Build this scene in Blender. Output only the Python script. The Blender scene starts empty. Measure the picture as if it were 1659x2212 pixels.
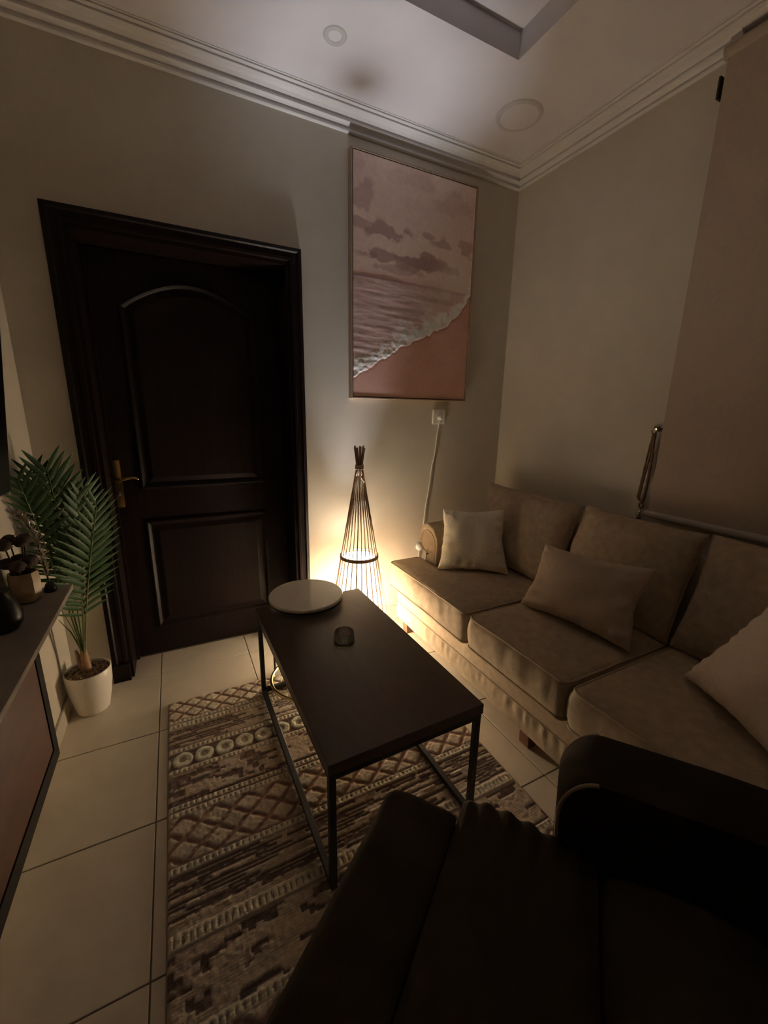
import bpy, bmesh, math, random
import numpy as np
from mathutils import Vector, Matrix, noise as mnoise

random.seed(7)
rng = np.random.default_rng(11)
sc = bpy.context.scene
COL = sc.collection

# ------------------------------------------------------------------ camera
CAM = (-2.05706, -2.25708, 1.37281)
YAW, PITCH, ROLL, FPX = 0.472414, -0.241342, 0.0172164, 882.562
f = Vector((math.sin(YAW)*math.cos(PITCH), math.cos(YAW)*math.cos(PITCH), math.sin(PITCH)))
r0 = Vector((math.cos(YAW), -math.sin(YAW), 0)); u0 = r0.cross(f)
r = r0*math.cos(ROLL)+u0*math.sin(ROLL); u = -r0*math.sin(ROLL)+u0*math.cos(ROLL)
cd = bpy.data.cameras.new('camera'); cam = bpy.data.objects.new('camera', cd); COL.objects.link(cam)
cam.matrix_world = Matrix(((r.x, u.x, -f.x, CAM[0]), (r.y, u.y, -f.y, CAM[1]), (r.z, u.z, -f.z, CAM[2]), (0, 0, 0, 1)))
cd.sensor_fit = 'HORIZONTAL'; cd.sensor_width = 36.0; cd.lens = FPX/1659*36.0
cd.clip_start = 0.01
sc.camera = cam

# ------------------------------------------------------------------ light / exposure
SHADE_STRENGTH = 1.6          # glow of the lamp's fabric shade
BULB_WATTS = 68.0              # bulb inside the shade, seen through its open top
SHADE_CLEAR = 0.13            # share of the bulb's light that passes the thin fabric
SHADE_COLOR = (1.0, 0.81, 0.56)
BULB_COLOR = (0.95, 0.965, 1.0)
world = bpy.data.worlds.new('world'); sc.world = world; world.use_nodes = True
world.node_tree.nodes['Background'].inputs[0].default_value = (0.5, 0.5, 0.6, 1)
world.node_tree.nodes['Background'].inputs[1].default_value = 0.0
sc.view_settings.view_transform = 'Standard'; sc.view_settings.look = 'None'
sc.view_settings.exposure = 1.05; sc.view_settings.gamma = 1.0; sc.view_settings.use_curve_mapping = False
sc.cycles.use_denoising = True
sc.cycles.max_bounces = 14; sc.cycles.diffuse_bounces = 7; sc.cycles.glossy_bounces = 4
sc.cycles.transmission_bounces = 12; sc.cycles.caustics_refractive = True; sc.cycles.caustics_reflective = False
sc.cycles.sample_clamp_indirect = 3.0

# ------------------------------------------------------------------ helpers
def tag(o, label=None, cat=None, group=None, kind=None):
    if label: o['label'] = label
    if cat: o['category'] = cat
    if group: o['group'] = group
    if kind: o['kind'] = kind
    return o

def empty(name, loc=(0, 0, 0), rz=0.0, label=None, cat=None, group=None, kind=None, parent=None):
    o = bpy.data.objects.new(name, None); COL.objects.link(o)
    o.location = loc; o.rotation_euler = (0, 0, rz); o.empty_display_size = 0.1
    if parent: o.parent = parent
    return tag(o, label, cat, group, kind)

def add(name, mesh, parent=None, loc=(0, 0, 0), rot=(0, 0, 0)):
    o = bpy.data.objects.new(name, mesh); COL.objects.link(o)
    o.location = loc; o.rotation_euler = rot
    if parent: o.parent = parent
    return o

class MB:
    """collects polygons; build() links them as one mesh object"""
    def __init__(s): s.v = []; s.f = []
    def face_grid(s, rows, closed_u=False, closed_v=False):
        b = len(s.v); n = len(rows[0]); m = len(rows)
        for rw in rows: s.v += [tuple(p) for p in rw]
        for i in range(m if closed_v else m-1):
            for j in range(n if closed_u else n-1):
                a = b+i*n+j; c = b+i*n+(j+1) % n
                i2 = (i+1) % m
                s.f.append((a, c, b+i2*n+(j+1) % n, b+i2*n+j))
        return b
    def cap(s, idx): s.f.append(tuple(idx))
    def box(s, a, b):
        x0, y0, z0 = a; x1, y1, z1 = b; k = len(s.v)
        s.v += [(x0, y0, z0), (x1, y0, z0), (x1, y1, z0), (x0, y1, z0), (x0, y0, z1), (x1, y0, z1), (x1, y1, z1), (x0, y1, z1)]
        s.f += [tuple(k+i for i in q) for q in ((3, 2, 1, 0), (4, 5, 6, 7), (0, 1, 5, 4), (1, 2, 6, 5), (2, 3, 7, 6), (3, 0, 4, 7))]
        return s
    def tube(s, pts, rad, n=8, caps=True, closed=False):
        P = [Vector(p) for p in pts]; m = len(P)
        R = rad if hasattr(rad, '__len__') else [rad]*m
        up = None; rows = []
        for i in range(m):
            if closed: t = (P[(i+1) % m]-P[i-1]).normalized()
            else: t = (P[min(i+1, m-1)]-P[max(i-1, 0)]).normalized()
            if up is None:
                up = Vector((0, 0, 1)) if abs(t.z) < 0.9 else Vector((1, 0, 0))
            a = t.cross(up).normalized(); up = a.cross(t).normalized()
            rows.append([P[i]+(a*math.cos(2*math.pi*k/n)+up*math.sin(2*math.pi*k/n))*R[i] for k in range(n)])
        b = s.face_grid(rows, closed_u=True, closed_v=closed)
        if caps and not closed:
            s.cap([b+k for k in range(n)][::-1]); s.cap([b+(m-1)*n+k for k in range(n)])
        return s
    def lathe(s, prof, n=32, c=(0, 0, 0), cap0=True, cap1=True):
        rows = [[(c[0]+rr*math.cos(2*math.pi*k/n), c[1]+rr*math.sin(2*math.pi*k/n), c[2]+z) for k in range(n)] for rr, z in prof]
        b = s.face_grid(rows, closed_u=True)
        if cap0: s.cap([b+k for k in range(n)][::-1])
        if cap1: s.cap([b+(len(prof)-1)*n+k for k in range(n)])
        return s
    def prism(s, poly, axis, a, b):
        """polygon in the two other axes, extruded along axis from a to b"""
        def mk(p, t):
            return {'x': (t, p[0], p[1]), 'y': (p[0], t, p[1]), 'z': (p[0], p[1], t)}[axis]
        k = len(s.v); n = len(poly)
        s.v += [mk(p, a) for p in poly]+[mk(p, b) for p in poly]
        for i in range(n):
            j = (i+1) % n; s.f.append((k+i, k+j, k+n+j, k+n+i))
        s.f.append(tuple(range(k, k+n))[::-1]); s.f.append(tuple(range(k+n, k+2*n)))
        return s
    def mesh(s, name, mat, smooth=False, bevel=0.0, seg=2):
        me = bpy.data.meshes.new(name); me.from_pydata(s.v, [], s.f); me.update()
        bm = bmesh.new(); bm.from_mesh(me)
        bmesh.ops.recalc_face_normals(bm, faces=bm.faces)
        if bevel:
            bmesh.ops.remove_doubles(bm, verts=bm.verts, dist=1e-6)
            es = [e for e in bm.edges if len(e.link_faces) == 2 and e.calc_face_angle(0) > 0.5]
            bmesh.ops.bevel(bm, geom=es, offset=bevel, segments=seg, affect='EDGES', profile=0.5)
        bm.to_mesh(me); bm.free()
        if mat: me.materials.append(mat)
        if smooth:
            for p in me.polygons: p.use_smooth = True
            if smooth == 'auto':
                try: me.set_sharp_from_angle(angle=math.radians(40))
                except Exception: pass
        return me
    def build(s, name, mat, parent=None, smooth=False, bevel=0.0, seg=2, loc=(0, 0, 0), rot=(0, 0, 0)):
        return add(name, s.mesh(name, mat, smooth, bevel, seg), parent, loc, rot)

def fn3(x, y, z, s=1.0): return mnoise.noise((x*s, y*s, z*s))

# value-noise fbm on numpy arrays
_perm = rng.random((256, 256))
def vnoise(x, y):
    xi = np.floor(x).astype(int); yi = np.floor(y).astype(int); fx = x-xi; fy = y-yi
    fx = fx*fx*(3-2*fx); fy = fy*fy*(3-2*fy)
    g = lambda a, b: _perm[a & 255, b & 255]
    return (g(xi, yi)*(1-fx)+g(xi+1, yi)*fx)*(1-fy)+(g(xi, yi+1)*(1-fx)+g(xi+1, yi+1)*fx)*fy
def fbm(x, y, o=4):
    t = 0; a = 0.5; n = 0
    for i in range(o):
        t = t+a*vnoise(x*2**i+17.3*i, y*2**i+9.1*i); n += a; a *= 0.5
    return t/n

# ------------------------------------------------------------------ materials
def mat(name, color, rough=0.6, metal=0.0, noise=0.0, nscale=30.0, bump=0.0, bscale=80.0, sheen=0.0, spec=0.5, detail=3.0, stretch=(1, 1, 1), coat=0.0, noise2=None):
    m = bpy.data.materials.new(name); m.use_nodes = True
    nt = m.node_tree; b = nt.nodes['Principled BSDF']
    b.inputs['Base Color'].default_value = (*color, 1); b.inputs['Roughness'].default_value = rough
    b.inputs['Metallic'].default_value = metal; b.inputs['Specular IOR Level'].default_value = spec
    if sheen:
        b.inputs['Sheen Weight'].default_value = sheen; b.inputs['Sheen Roughness'].default_value = 0.4
        b.inputs['Sheen Tint'].default_value = (min(1, color[0]*2.2), min(1, color[1]*2.2), min(1, color[2]*2.2), 1)
    if coat: b.inputs['Coat Weight'].default_value = coat; b.inputs['Coat Roughness'].default_value = 0.15
    tc = nt.nodes.new('ShaderNodeTexCoord'); mp = nt.nodes.new('ShaderNodeMapping'); mp.inputs['Scale'].default_value = stretch
    nt.links.new(tc.outputs['Object'], mp.inputs['Vector'])
    if noise:
        n = nt.nodes.new('ShaderNodeTexNoise'); n.inputs['Scale'].default_value = nscale; n.inputs['Detail'].default_value = detail
        nt.links.new(mp.outputs[0], n.inputs['Vector'])
        rp = nt.nodes.new('ShaderNodeValToRGB')
        lo = noise2 if noise2 else tuple(c*(1-noise) for c in color); hi = tuple(min(1, c*(1+noise)) for c in color)
        rp.color_ramp.elements[0].color = (*lo, 1); rp.color_ramp.elements[1].color = (*hi, 1)
        rp.color_ramp.elements[0].position = 0.3; rp.color_ramp.elements[1].position = 0.7
        nt.links.new(n.outputs['Fac'], rp.inputs[0]); nt.links.new(rp.outputs[0], b.inputs['Base Color'])
    if bump:
        n2 = nt.nodes.new('ShaderNodeTexNoise'); n2.inputs['Scale'].default_value = bscale; n2.inputs['Detail'].default_value = 4
        nt.links.new(mp.outputs[0], n2.inputs['Vector'])
        bp = nt.nodes.new('ShaderNodeBump'); bp.inputs['Strength'].default_value = bump; bp.inputs['Distance'].default_value = 0.004
        nt.links.new(n2.outputs['Fac'], bp.inputs['Height']); nt.links.new(bp.outputs[0], b.inputs['Normal'])
    return m

def attr_mat(name, rough, bump=0.0, bscale=300):
    m = bpy.data.materials.new(name); m.use_nodes = True; nt = m.node_tree; b = nt.nodes['Principled BSDF']
    a = nt.nodes.new('ShaderNodeVertexColor'); a.layer_name = 'col'
    nt.links.new(a.outputs['Color'], b.inputs['Base Color']); b.inputs['Roughness'].default_value = rough
    b.inputs['Specular IOR Level'].default_value = 0.25
    if bump:
        n2 = nt.nodes.new('ShaderNodeTexNoise'); n2.inputs['Scale'].default_value = bscale
        tc = nt.nodes.new('ShaderNodeTexCoord'); nt.links.new(tc.outputs['Object'], n2.inputs['Vector'])
        bp = nt.nodes.new('ShaderNodeBump'); bp.inputs['Strength'].default_value = bump; bp.inputs['Distance'].default_value = 0.003
        nt.links.new(n2.outputs['Fac'], bp.inputs['Height']); nt.links.new(bp.outputs[0], b.inputs['Normal'])
    return m

M = {}
M['wall'] = mat('wall_paint', (0.63, 0.585, 0.505), 0.55, noise=0.03, nscale=6, bump=0.06, bscale=60, spec=0.3)
M['ceiling'] = mat('ceiling_paint', (0.76, 0.74, 0.78), 0.7, noise=0.02, nscale=4)
M['trim'] = mat('cornice_plaster', (0.78, 0.76, 0.76), 0.5)
M['tile'] = mat('floor_tile', (0.76, 0.69, 0.58), 0.30, noise=0.05, nscale=9, bump=0.02, bscale=12)
M['grout'] = mat('grout', (0.20, 0.16, 0.12), 0.9)
M['skirting'] = mat('skirting_tile', (0.58, 0.52, 0.43), 0.35, noise=0.05, nscale=12)
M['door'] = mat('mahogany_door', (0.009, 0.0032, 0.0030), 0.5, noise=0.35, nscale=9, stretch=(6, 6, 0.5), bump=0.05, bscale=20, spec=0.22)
M['brass'] = mat('brass', (0.70, 0.50, 0.22), 0.22, metal=1.0)
M['gold'] = mat('gold_metal', (0.80, 0.60, 0.28), 0.22, metal=1.0)
M['black_metal'] = mat('black_steel', (0.012, 0.012, 0.014), 0.45, metal=0.0, bump=0.03, bscale=200)
M['table_wood'] = mat('dark_table_wood', (0.090, 0.054, 0.039), 0.36, noise=0.12, nscale=10, stretch=(14, 1.0, 4), bump=0.05, bscale=30)
M['marble'] = mat('pale_stone_top', (0.78, 0.73, 0.65), 0.12, noise=0.06, nscale=5, detail=6)
M['sofa'] = mat('taupe_velvet', (0.40, 0.318, 0.232), 0.85, noise=0.13, nscale=30, bump=0.22, bscale=160, sheen=0.35, spec=0.15, detail=5)
M['pipe'] = mat('taupe_piping', (0.40, 0.315, 0.23), 0.85, bump=0.15, bscale=300, sheen=0.2, spec=0.15)
M['recliner'] = mat('velvet_in_shade', (0.042, 0.030, 0.019), 0.9, noise=0.12, nscale=20, bump=0.2, bscale=160, sheen=0.10, spec=0.1)  # recliner fabric: the shade on the unlit chair is painted into its colour
M['recliner_arm'] = mat('velvet_in_deep_shade', (0.026, 0.018, 0.012), 0.95, bump=0.2, bscale=160, spec=0.1)  # same fabric painted darker, for the deeper shade on the arms
M['pillow_white'] = mat('cream_linen', (0.86, 0.79, 0.65), 0.9, noise=0.10, nscale=120, bump=0.3, bscale=380, spec=0.1)
M['pillow_beige'] = mat('beige_cotton', (0.50, 0.40, 0.32), 0.9, noise=0.05, nscale=90, bump=0.2, bscale=300, spec=0.1)
M['pillow_pale'] = mat('pale_cotton', (0.62, 0.52, 0.44), 0.9, noise=0.05, nscale=90, bump=0.2, bscale=300, spec=0.1)
M['foot_wood'] = mat('sofa_foot_wood', (0.16, 0.07, 0.04), 0.5, noise=0.2, nscale=20)
M['bamboo'] = mat('bamboo_stick', (0.46, 0.30, 0.17), 0.6, noise=0.25, nscale=40, stretch=(1, 1, 0.3))
M['ring_wood'] = mat('bamboo_ring', (0.30, 0.20, 0.12), 0.6, noise=0.2, nscale=30)
M['rope'] = mat('jute_string', (0.62, 0.47, 0.33), 0.9, bump=0.4, bscale=300)
M['white_plastic'] = mat('white_plastic', (0.78, 0.76, 0.72), 0.4)
M['socket_white'] = mat('socket_white', (0.90, 0.89, 0.86), 0.35)
M['frame_wood'] = mat('oak_frame', (0.42, 0.31, 0.22), 0.5, noise=0.15, nscale=12, stretch=(6, 6, 1))
M['dark_gap'] = mat('dark_frame_lining', (0.06, 0.045, 0.04), 0.8)
M['canvas'] = attr_mat('printed_canvas', 0.6, 0.1, 500)
M['rug'] = attr_mat('woven_rug', 0.95, 0.5, 700)
M['rug_edge'] = mat('rug_binding', (0.36, 0.30, 0.24), 0.95, bump=0.4, bscale=400)
M['blind'] = mat('blind_fabric', (0.48, 0.40, 0.33), 0.85, noise=0.03, nscale=50, bump=0.1, bscale=400, spec=0.15)
M['blind_bar'] = mat('blind_bottom_bar', (0.50, 0.45, 0.40), 0.7, bump=0.1, bscale=200)
M['dark_bracket'] = mat('dark_bracket', (0.03, 0.02, 0.018), 0.6)
M['cord_brown'] = mat('brown_cord', (0.20, 0.12, 0.07), 0.9, bump=0.4, bscale=500)
M['steel'] = mat('polished_steel', (0.62, 0.57, 0.50), 0.2, metal=1.0)
M['leaf'] = mat('palm_leaf', (0.042, 0.098, 0.034), 0.5, noise=0.3, nscale=25, spec=0.4)
M['stem'] = mat('palm_stem', (0.16, 0.19, 0.065), 0.5, noise=0.2, nscale=20)
M['sheath'] = mat('palm_trunk', (0.36, 0.22, 0.13), 0.8, noise=0.3, nscale=40, bump=0.3, bscale=90)
M['pot'] = mat('white_pot', (0.76, 0.72, 0.66), 0.35)
M['pebble'] = mat('brown_pebble', (0.22, 0.15, 0.09), 0.5, noise=0.4, nscale=20)
M['console_top'] = mat('grey_stone_slab', (0.30, 0.26, 0.23), 0.5, noise=0.1, nscale=14)
M['console_red'] = mat('cherry_panel', (0.085, 0.032, 0.021), 0.45, noise=0.2, nscale=6, stretch=(1, 1, 4))
M['console_black'] = mat('black_cabinet_frame', (0.010, 0.008, 0.007), 0.6, spec=0.2)
M['tv'] = mat('tv_black', (0.006, 0.006, 0.007), 0.3)
M['tv_silver'] = mat('tv_silver', (0.45, 0.42, 0.40), 0.4, metal=0.6)
M['vase_cream'] = mat('cream_ceramic', (0.36, 0.255, 0.15), 0.4, noise=0.15, nscale=20)
M['dry'] = mat('dark_dried_flower', (0.055, 0.032, 0.024), 0.8, noise=0.3, nscale=60)
M['glitter'] = mat('glitter_leaf', (0.62, 0.56, 0.47), 0.3, metal=0.4)
M['black_vase'] = mat('black_ceramic', (0.012, 0.011, 0.011), 0.4)
M['light_trim'] = mat('downlight_trim', (0.62, 0.60, 0.60), 0.6)
M['light_lens'] = mat('downlight_lens', (0.72, 0.70, 0.70), 0.6)
g = bpy.data.materials.new('clear_glass'); g.use_nodes = True; gb = g.node_tree.nodes['Principled BSDF']
gb.inputs['Transmission Weight'].default_value = 1.0; gb.inputs['Roughness'].default_value = 0.03; gb.inputs['IOR'].default_value = 1.48
gb.inputs['Base Color'].default_value = (0.95, 0.95, 0.93, 1); M['glass'] = g
gnt = g.node_tree; gtr = gnt.nodes.new('ShaderNodeBsdfTransparent'); gtr.inputs[0].default_value = (0.93, 0.93, 0.91, 1); gmx = gnt.nodes.new('ShaderNodeMixShader'); gmx.inputs[0].default_value = 0.25
gnt.links.new(gb.outputs[0], gmx.inputs[1]); gnt.links.new(gtr.outputs[0], gmx.inputs[2]); gnt.links.new(gmx.outputs[0], gnt.nodes['Material Output'].inputs[0])

# ------------------------------------------------------------------ room shell
XL, XR, YB, YF, ZC = -2.607, 0.0, 0.0, -3.45, 2.80
DX0, DX1, DZ = -2.373, -1.465, 2.09       # clear opening of the door
def struct(o): o['kind'] = 'structure'; return o

floor = struct(MB().box((XL-0.2, YF-0.2, -0.12), (XR+0.2, YB+0.25, -0.003)).build('floor', M['grout']))
T = 0.45; G = 0.0022
xs = [-2.234+T*k for k in range(-1, 6)]; ys = [-0.034-T*k for k in range(-1, 9)]
tile_cache = {}
for i in range(len(xs)-1):
    for j in range(len(ys)-1):
        a = max(xs[i], XL)+G; b = min(xs[i+1], XR)-G; c = max(ys[j+1], YF)+G; d = min(ys[j], YB+0.18)-G
        if b-a < 0.01 or d-c < 0.01: continue
        key = (round(b-a, 4), round(d-c, 4))
        if key not in tile_cache:
            tile_cache[key] = MB().box((-(b-a)/2, -(d-c)/2, -0.004), ((b-a)/2, (d-c)/2, 0)).mesh('tile', M['tile'], bevel=0.0012, seg=1)
        add('tile', tile_cache[key], floor, ((a+b)/2, (c+d)/2, 0))

wb = MB()
wb.box((XL-0.2, YB, 0), (DX0, YB+0.2, ZC)); wb.box((DX1, YB, 0), (XR+0.2, YB+0.2, ZC)); wb.box((DX0, YB, DZ), (DX1, YB+0.2, ZC))
struct(wb.build('wall_back', M['wall']))
struct(MB().box((XR, YF-0.2, 0), (XR+0.2, YB, ZC)).build('wall_right', M['wall']))
struct(MB().box((XL-0.2, YF-0.2, 0), (XL, YB, ZC)).build('wall_left', M['wall']))
struct(MB().box((XL, YF-0.2, 0), (XR, YF, ZC)).build('wall_front', M['wall']))
# ceiling with a recessed tray
RX0, RX1, RY0, RY1, RZ = -1.975, -0.632, -2.80, -0.626, 2.895
cb = MB()
cb.box((XL-0.2, RY1, ZC), (XR+0.2, YB+0.2, ZC+0.2)); cb.box((XL-0.2, YF-0.2, ZC), (XR+0.2, RY0, ZC+0.2))
cb.box((XL-0.2, RY0, ZC), (RX0, RY1, ZC+0.2)); cb.box((RX1, RY0, ZC), (XR+0.2, RY1, ZC+0.2))
cb.box((RX0, RY0, RZ), (RX1, RY1, ZC+0.2))
struct(cb.build('ceiling', M['ceiling']))

# cornice profile: (distance from wall, z)
CP = [(0, 2.713), (0.012, 2.713), (0.016, 2.717), (0.016, 2.723), (0.009, 2.726), (0.011, 2.732), (0.022, 2.741), (0.036, 2.744), (0.036, 2.750),
      (0.028, 2.752), (0.032, 2.760), (0.046, 2.772), (0.063, 2.779), (0.078, 2.781), (0.078, 2.786), (0.071, 2.788), (0.086, 2.790), (0.092, 2.792),
      (0.092, 2.795), (0.086, 2.797), (0.100, 2.7975), (0.100, 2.80), (0, 2.80)]
def cornice(name, prof, axis, a0, a1, mk, mitre0, mitre1):
    mb = MB(); n = len(prof); rows = []
    for (t, s) in ((a0, mitre0), (a1, mitre1)):
        rows.append([mk(t+s*d, d, z) for d, z in prof])
    b = mb.face_grid(rows, closed_u=True); mb.cap([b+i for i in range(n)]); mb.cap([b+n+i for i in range(n)][::-1])
    return struct(mb.build(name, M['trim']))
YBL = -1.155      # where the blind begins on the right wall
cornice('trim_1', CP, 'x', XL, XR, lambda t, d, z: (t, YB-d, z), 1, -1)
cornice('trim_2', CP, 'y', YB, YBL, lambda t, d, z: (XR-d, t, z), -1, 0)
CP2 = [(0, 2.765)]+[p for p in CP if p[1] >= 2.77]
cornice('trim_3', CP2, 'y', YBL, YF, lambda t, d, z: (XR-d, t, z), 0, 1)
cornice('trim_4', CP, 'y', YB, YF, lambda t, d, z: (XL+d, t, z), -1, 1)
# skirting
def skirt(name, a, b): return struct(MB().box(a, b).build(name, M['skirting'], bevel=0.003))
skirt('baseboard_back', (DX1+0.075, -0.011, 0), (-0.012, -0.0005, 0.082))
skirt('baseboard_left', (XL+0.0005, -2.9, 0), (XL+0.011, -0.001, 0.082))
skirt('baseboard_right', (-0.011, -2.9, 0), (-0.0005, -0.001, 0.082))

# ------------------------------------------------------------------ door
door = empty('door_1', ((DX0+DX1)/2, 0.0, 0), kind='structure')
def dl(x): return x-(DX0+DX1)/2
LY = 0.18
# architrave: stepped section along three sides
AW0, AW1, AWT = -2.443, -1.404, 2.151
def architrave_piece(outer, inner, p, yb):
    return outer
arch = MB()
sec = [(0.0, 0.0), (0.0, -0.020), (0.018, -0.024), (0.024, -0.017), (0.046, -0.014), (0.050, -0.018), (0.062, -0.016), (0.066, 0.0)]
def arch_pt(side, t, dep, top):
    # t from outer edge (0) to inner (1)
    xo0, xi0 = AW0, DX0; xo1, xi1 = AW1, DX1; zo, zi = AWT, DZ
    s = t/0.066
    if side == 0: return (dl(xo0+(xi0-xo0)*s), dep, (zo+(zi-zo)*s) if top else 0.0)
    return (dl(xo1+(xi1-xo1)*s), dep, (zo+(zi-zo)*s) if top else 0.0)
rows = [[arch_pt(0, t, d, False) for t, d in sec], [arch_pt(0, t, d, True) for t, d in sec], [arch_pt(1, t, d, True) for t, d in sec], [arch_pt(1, t, d, False) for t, d in sec]]
b = arch.face_grid(rows, closed_u=True)
n = len(sec); arch.cap([b+i for i in range(n)]); arch.cap([b+3*n+i for i in range(n)][::-1])
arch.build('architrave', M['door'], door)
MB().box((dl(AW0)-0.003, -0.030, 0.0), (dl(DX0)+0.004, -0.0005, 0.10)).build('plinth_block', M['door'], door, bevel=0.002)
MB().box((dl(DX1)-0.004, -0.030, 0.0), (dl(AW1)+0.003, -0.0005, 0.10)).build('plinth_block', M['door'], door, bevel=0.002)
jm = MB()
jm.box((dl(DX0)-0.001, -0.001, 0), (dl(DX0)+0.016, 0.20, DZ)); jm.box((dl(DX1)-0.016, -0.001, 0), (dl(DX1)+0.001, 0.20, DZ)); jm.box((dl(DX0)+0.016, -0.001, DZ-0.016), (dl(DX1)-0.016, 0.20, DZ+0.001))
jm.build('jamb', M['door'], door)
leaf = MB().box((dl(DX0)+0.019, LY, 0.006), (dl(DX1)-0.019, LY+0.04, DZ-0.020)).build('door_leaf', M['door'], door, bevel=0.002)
def offset_poly(poly, d):
    out = []; n = len(poly)
    for i in range(n):
        p0 = Vector(poly[i-1]); p1 = Vector(poly[i]); p2 = Vector(poly[(i+1) % n])
        e1 = (p1-p0).normalized(); e2 = (p2-p1).normalized()
        n1 = Vector((-e1.y, e1.x)); n2 = Vector((-e2.y, e2.x)); m = (n1+n2)
        m = m/(m.length_squared)*2 if m.length > 1e-6 else n1
        out.append(p1+m*d)
    return out
def door_panel(poly):
    mb = MB(); prof = [(0.0, 0.0005), (0.004, -0.010), (0.012, -0.012), (0.020, -0.006), (0.026, 0.0), (0.034, 0.0005), (0.060, -0.009), (0.064, -0.010)]
    rows = [[(p.x, LY+h, p.y) for p in offset_poly(poly, d)] for d, h in prof]
    b = mb.face_grid(rows, closed_u=True); n = len(poly); mb.cap([b+(len(prof)-1)*n+i for i in range(n)])
    return mb.build('panel', M['door'], leaf)
px0, px1 = dl(-2.235), dl(-1.605)
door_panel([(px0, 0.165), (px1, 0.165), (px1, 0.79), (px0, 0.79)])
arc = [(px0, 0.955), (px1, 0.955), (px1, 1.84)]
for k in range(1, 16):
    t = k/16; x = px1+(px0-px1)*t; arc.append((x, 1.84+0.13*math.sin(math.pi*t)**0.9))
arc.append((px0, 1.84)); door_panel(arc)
# handle: long brass plate, lever, keyhole
hp = MB().box((-0.021, -0.008, -0.122), (0.021, 0, 0.122)).build('handle_plate', M['brass'], door, bevel=0.005, loc=(dl(-2.333), LY, 0.992), smooth='auto')
hl = MB().tube([(0, 0, 0), (0, -0.045, 0), (0.006, -0.052, 0)], 0.008, 10)
hl.tube([(0, -0.05, 0), (0.02, -0.053, -0.004), (0.05, -0.054, 0.002), (0.075, -0.054, 0.006), (0.092, -0.053, 0.0), (0.098, -0.052, -0.006)], [0.009, 0.0085, 0.0075, 0.007, 0.0065, 0.004], 10)
hl.build('lever', M['brass'], hp, smooth=True, loc=(0.0, -0.008, 0.032))
MB().lathe([(0.009, 0), (0.009, 0.003), (0.006, 0.005)], 16).build('keyhole', M['steel'], hp, loc=(0, -0.008, -0.052), rot=(math.pi/2, 0, 0), smooth='auto')
MB().box((dl(DX0)+0.016, LY-0.02, 0), (dl(DX0)+0.030, LY-0.002, DZ-0.016)).build('door_stop', M['door'], door)

# ------------------------------------------------------------------ ceiling lights (off)
t = empty('ceiling_light', (-1.346, -0.373, ZC), label='small round recessed spotlight in the ceiling above the door side of the painting, switched off', cat='light')
MB().lathe([(0.026, 0.0), (0.029, -0.004), (0.044, -0.004), (0.047, -0.0002)], 32, cap0=False, cap1=False).build('trim_ring', M['light_trim'], t, smooth=True)
MB().lathe([(0.028, -0.0005), (0.014, -0.002), (0.001, -0.0025)], 24, cap0=False).build('lens', M['ceiling'], t, smooth=True)
t = empty('ceiling_light', (-0.39, -0.385, ZC), label='large flat round panel light in the ceiling corner above the sofa, switched off', cat='light')
MB().lathe([(0.092, -0.0075), (0.098, -0.009), (0.108, -0.007), (0.113, -0.0002)], 48, cap0=False, cap1=False).build('trim_ring', M['light_trim'], t, smooth=True)
MB().lathe([(0.094, -0.0065), (0.05, -0.0066), (0.001, -0.0067)], 48, cap0=False).build('diffuser', M['ceiling'], t, smooth=True)

# ------------------------------------------------------------------ floor lamp (the light of the room)
LX, LYY = -1.165, -0.206
lamp = empty('floor_lamp', (LX, LYY, 0), label='conical bamboo stick floor lamp glowing beside the door', cat='lamp')
def cone_r(z): return 0.021+(1.07-z)*0.168
stick_me = None
NS = 26
for k in range(NS):
    a = 2*math.pi*k/NS+0.05
    thick = k in (4, 11, 17, 22, 8, 25)
    rb, rt = cone_r(0.0)-0.003, 0.017
    zt = 1.075
    p0 = Vector((rb*math.cos(a), rb*math.sin(a), 0.004)); p1 = Vector((rt*math.cos(a+0.3), rt*math.sin(a+0.3), zt))
    rad = 0.0050 if thick else 0.0040
    MB().tube([p0, p0.lerp(p1, 0.5), p1], [rad, rad*0.72, rad*0.45], 6).build('stick', M['bamboo'], lamp, smooth=True)
for k in range(9):
    a = 2*math.pi*k/9+0.2
    q = 0.013 if k else 0.0
    p0 = Vector((q*math.cos(a), q*math.sin(a), 1.03)); p1 = Vector((0.012*math.cos(a), 0.012*math.sin(a), 1.075))
    p2 = Vector((0.027*math.cos(a), 0.027*math.sin(a), 1.19-0.006*(k % 3)))
    MB().tube([p0, p1, p2], 0.0052, 8).build('stick_end', M['bamboo'], lamp, smooth=True)
MB().tube([(0.108*math.cos(i*math.pi/24), 0.108*math.sin(i*math.pi/24), 0.562) for i in range(48)], 0.001, 4, closed=True)
ring = MB(); ring.lathe([(0.1045, 0.553), (0.1115, 0.553), (0.1105, 0.571), (0.1035, 0.571), (0.1045, 0.553)], 48, cap0=False, cap1=False)
ring.build('ring', M['ring_wood'], lamp, smooth='auto')
ring = MB(); ring.lathe([(0.188, 0.0), (0.2, 0.0), (0.198, 0.016), (0.186, 0.016), (0.188, 0.0)], 48, cap0=False, cap1=False)
ring.build('base_ring', M['ring_wood'], lamp, smooth='auto')
rope = MB()
for j in range(4):
    rope.tube([(0.0215*math.cos(i*math.pi/10), 0.0215*math.sin(i*math.pi/10), 1.066+0.006*j) for i in range(20)], 0.0034, 6, closed=True)
rope.tube([(-0.014, -0.019, 1.076), (-0.024, -0.022, 1.055), (-0.028, -0.024, 1.03)], 0.0028, 6)
rope.tube([(0.004, -0.023, 1.066), (0.010, -0.026, 1.04), (0.004, -0.028, 1.01), (0.016, -0.03, 0.995)], 0.0030, 6)
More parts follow.
